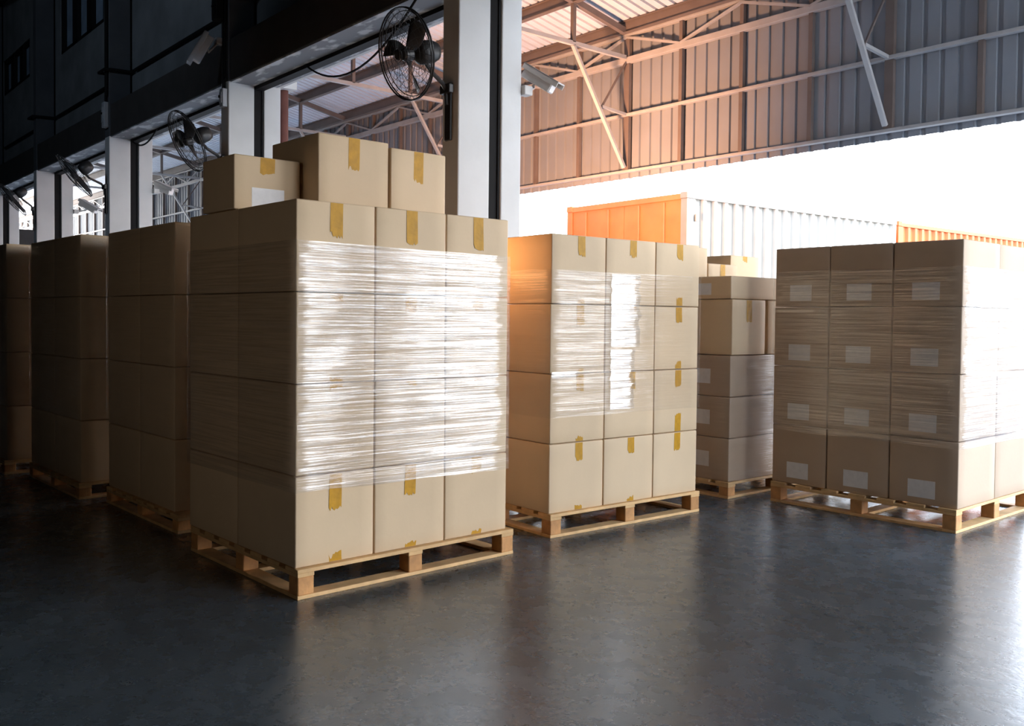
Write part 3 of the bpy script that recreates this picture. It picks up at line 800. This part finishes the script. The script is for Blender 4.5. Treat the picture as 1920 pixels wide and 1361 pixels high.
# hanging black cable in the nearest bay
def sag(p, q, s, n=16): 
    p = Vector(p); q = Vector(q); return [p.lerp(q, i/n)+Vector((0,0,-s*4*(i/n)*(1-i/n))) for i in range(n+1)]
tag(MB().tube(sag((-10.30, 5.33, 4.53), (-7.15, 4.80, 4.40), .36), .012, 6).build('power_cable', 'dark'), 'black cable sagging from the lintel to the fan above the nearest stack', 'cable')
tag(MB().tube(sag((-16.75, 5.33, 4.53), (-15.5, 5.33, 4.53), .16), .014, 6).build('power_cable', 'dark'), 'black cable looping under the lintel of the second bay', 'cable')
dp = thing('drain_pipe', 'red-brown vertical pipe outside the second column, behind the top boxes', 'pipe', (-12.15, 5.95, 0))
MB().tube([(0, 0, 0), (0, 0, 4.66)], .06, 12).build('pipe', 'pipe', dp, smooth=True)
MB().box((-.16, -.12, 4.66), (.16, .12, 4.78)).build('bracket', 'plaster', dp, bevel=.01)

# ------------------------------------------------------------------ dark vehicle beyond the farthest bay
tr = thing('parked_truck', 'dark parked truck glimpsed low through the farthest left bay', 'truck', (-34.4, 8.0, 0), 0)
cab = MB().box((-2.3, -1.1, .5), (0, 1.1, 3.2)).build('cab', 'dark', tr, bevel=.12, seg=3)
MB().box((-11.5, -1.2, .95), (-2.4, 1.2, 4.5)).build('cargo_box', 'beam', tr, bevel=.03)
MB().box((-.02, -.9, 1.8), (.02, .9, 2.9)).build('windscreen', 'window', cab)
for y in (-.8, .8):
    MB().lathe([(.001, 0), (.12, 0), (.1, .05), (.001, .06)], 14).xf(Matrix.Translation((.0, y, 1.0)) @ Matrix.Rotation(PI/2, 4, 'Y')).build('headlamp', 'label', cab)
for x in (-1.1, -7.6, -9.4):
    for y in (-1.0, 1.0):
        MB().lathe([(.2, -.13), (.5, -.13), (.52, -.08), (.52, .08), (.5, .13), (.2, .13)], 20).xf(Matrix.Translation((x, y, .52)) @ Matrix.Rotation(PI/2, 4, 'X')).build('wheel', 'dark', tr)

# ------------------------------------------------------------------ light
w = bpy.data.worlds.new('sky'); S.world = w; w.use_nodes = True; nt = w.node_tree; nt.nodes.clear()
out = N(nt, 'ShaderNodeOutputWorld'); bg = N(nt, 'ShaderNodeBackground'); tc = N(nt, 'ShaderNodeTexCoord')
sp = N(nt, 'ShaderNodeSeparateXYZ'); rp = N(nt, 'ShaderNodeValToRGB')
nt.links.new(tc.outputs['Generated'], sp.inputs[0]); nt.links.new(sp.outputs['Z'], rp.inputs[0])
e = rp.color_ramp.elements; e[0].position = 0; e[0].color = (1, .975, .94, 1); e[1].position = .6; e[1].color = (.5, .7, 1, 1)
x = e.new(.16); x.color = (.90, .94, 1, 1)
bg.inputs['Strength'].default_value = 9.5
nt.links.new(rp.outputs[0], bg.inputs['Color']); nt.links.new(bg.outputs[0], out.inputs[0])

def sun(d, strength, col, ang):
    l = bpy.data.lights.new('sun', 'SUN'); l.energy = strength; l.color = col; l.angle = math.radians(ang)
    o = bpy.data.objects.new('sun', l); COL.objects.link(o)
    o.rotation_euler = Vector(d).to_track_quat('Z', 'Y').to_euler(); return o
def fill_point(loc, e, col, r):
    l = bpy.data.lights.new('added_glow', 'POINT'); l.energy = e; l.color = col; l.shadow_soft_size = r
    o = bpy.data.objects.new('added_glow', l); COL.objects.link(o); o.location = loc; return o
sun((.50, .22, .84), 5.5, (1, .84, .60), .6)
def fill_spot(loc, aim, e, col, r, cone):
    l = bpy.data.lights.new('added_glow', 'SPOT'); l.energy = e; l.color = col; l.shadow_soft_size = r; l.spot_size = math.radians(cone); l.spot_blend = 1
    o = bpy.data.objects.new('added_glow', l); COL.objects.link(o); o.location = loc
    o.rotation_euler = (Vector(loc)-Vector(aim)).to_track_quat('Z', 'Y').to_euler(); return o
fill_spot((-10.8, 8.8, 2.7), (-12.6, 12.6, 4.6), 3000, (1, .48, .25), .4, 125)  # added warm light without a fixture, imitates flare glow on the canopy wall
fill_point((-5.25, 3.95, 1.95), 10, (1, .48, .18), .25)  # added warm light in the gap, tints the middle stack's left face
fill_spot((-9.0, -4.0, 7.6), (-19, 5.4, 6.6), 540, (.6, .78, 1), .4, 75)  # added cool fill for the upper dock wall, no fixture there
fill_spot((-3.4, -3.2, 2.2), (-5.6, 2.3, 1.75), 56, (1, .84, .66), .4, 62)  # added off-frame fill for the shaded left faces of the stacks


S.view_settings.view_transform = 'Standard'; S.view_settings.look = 'None'; S.view_settings.exposure = .15; S.view_settings.gamma = 1
S.view_settings.use_curve_mapping = False
S.cycles.max_bounces = 10; S.cycles.transparent_max_bounces = 16; S.cycles.use_denoising = True
S.cycles.sample_clamp_indirect = 8
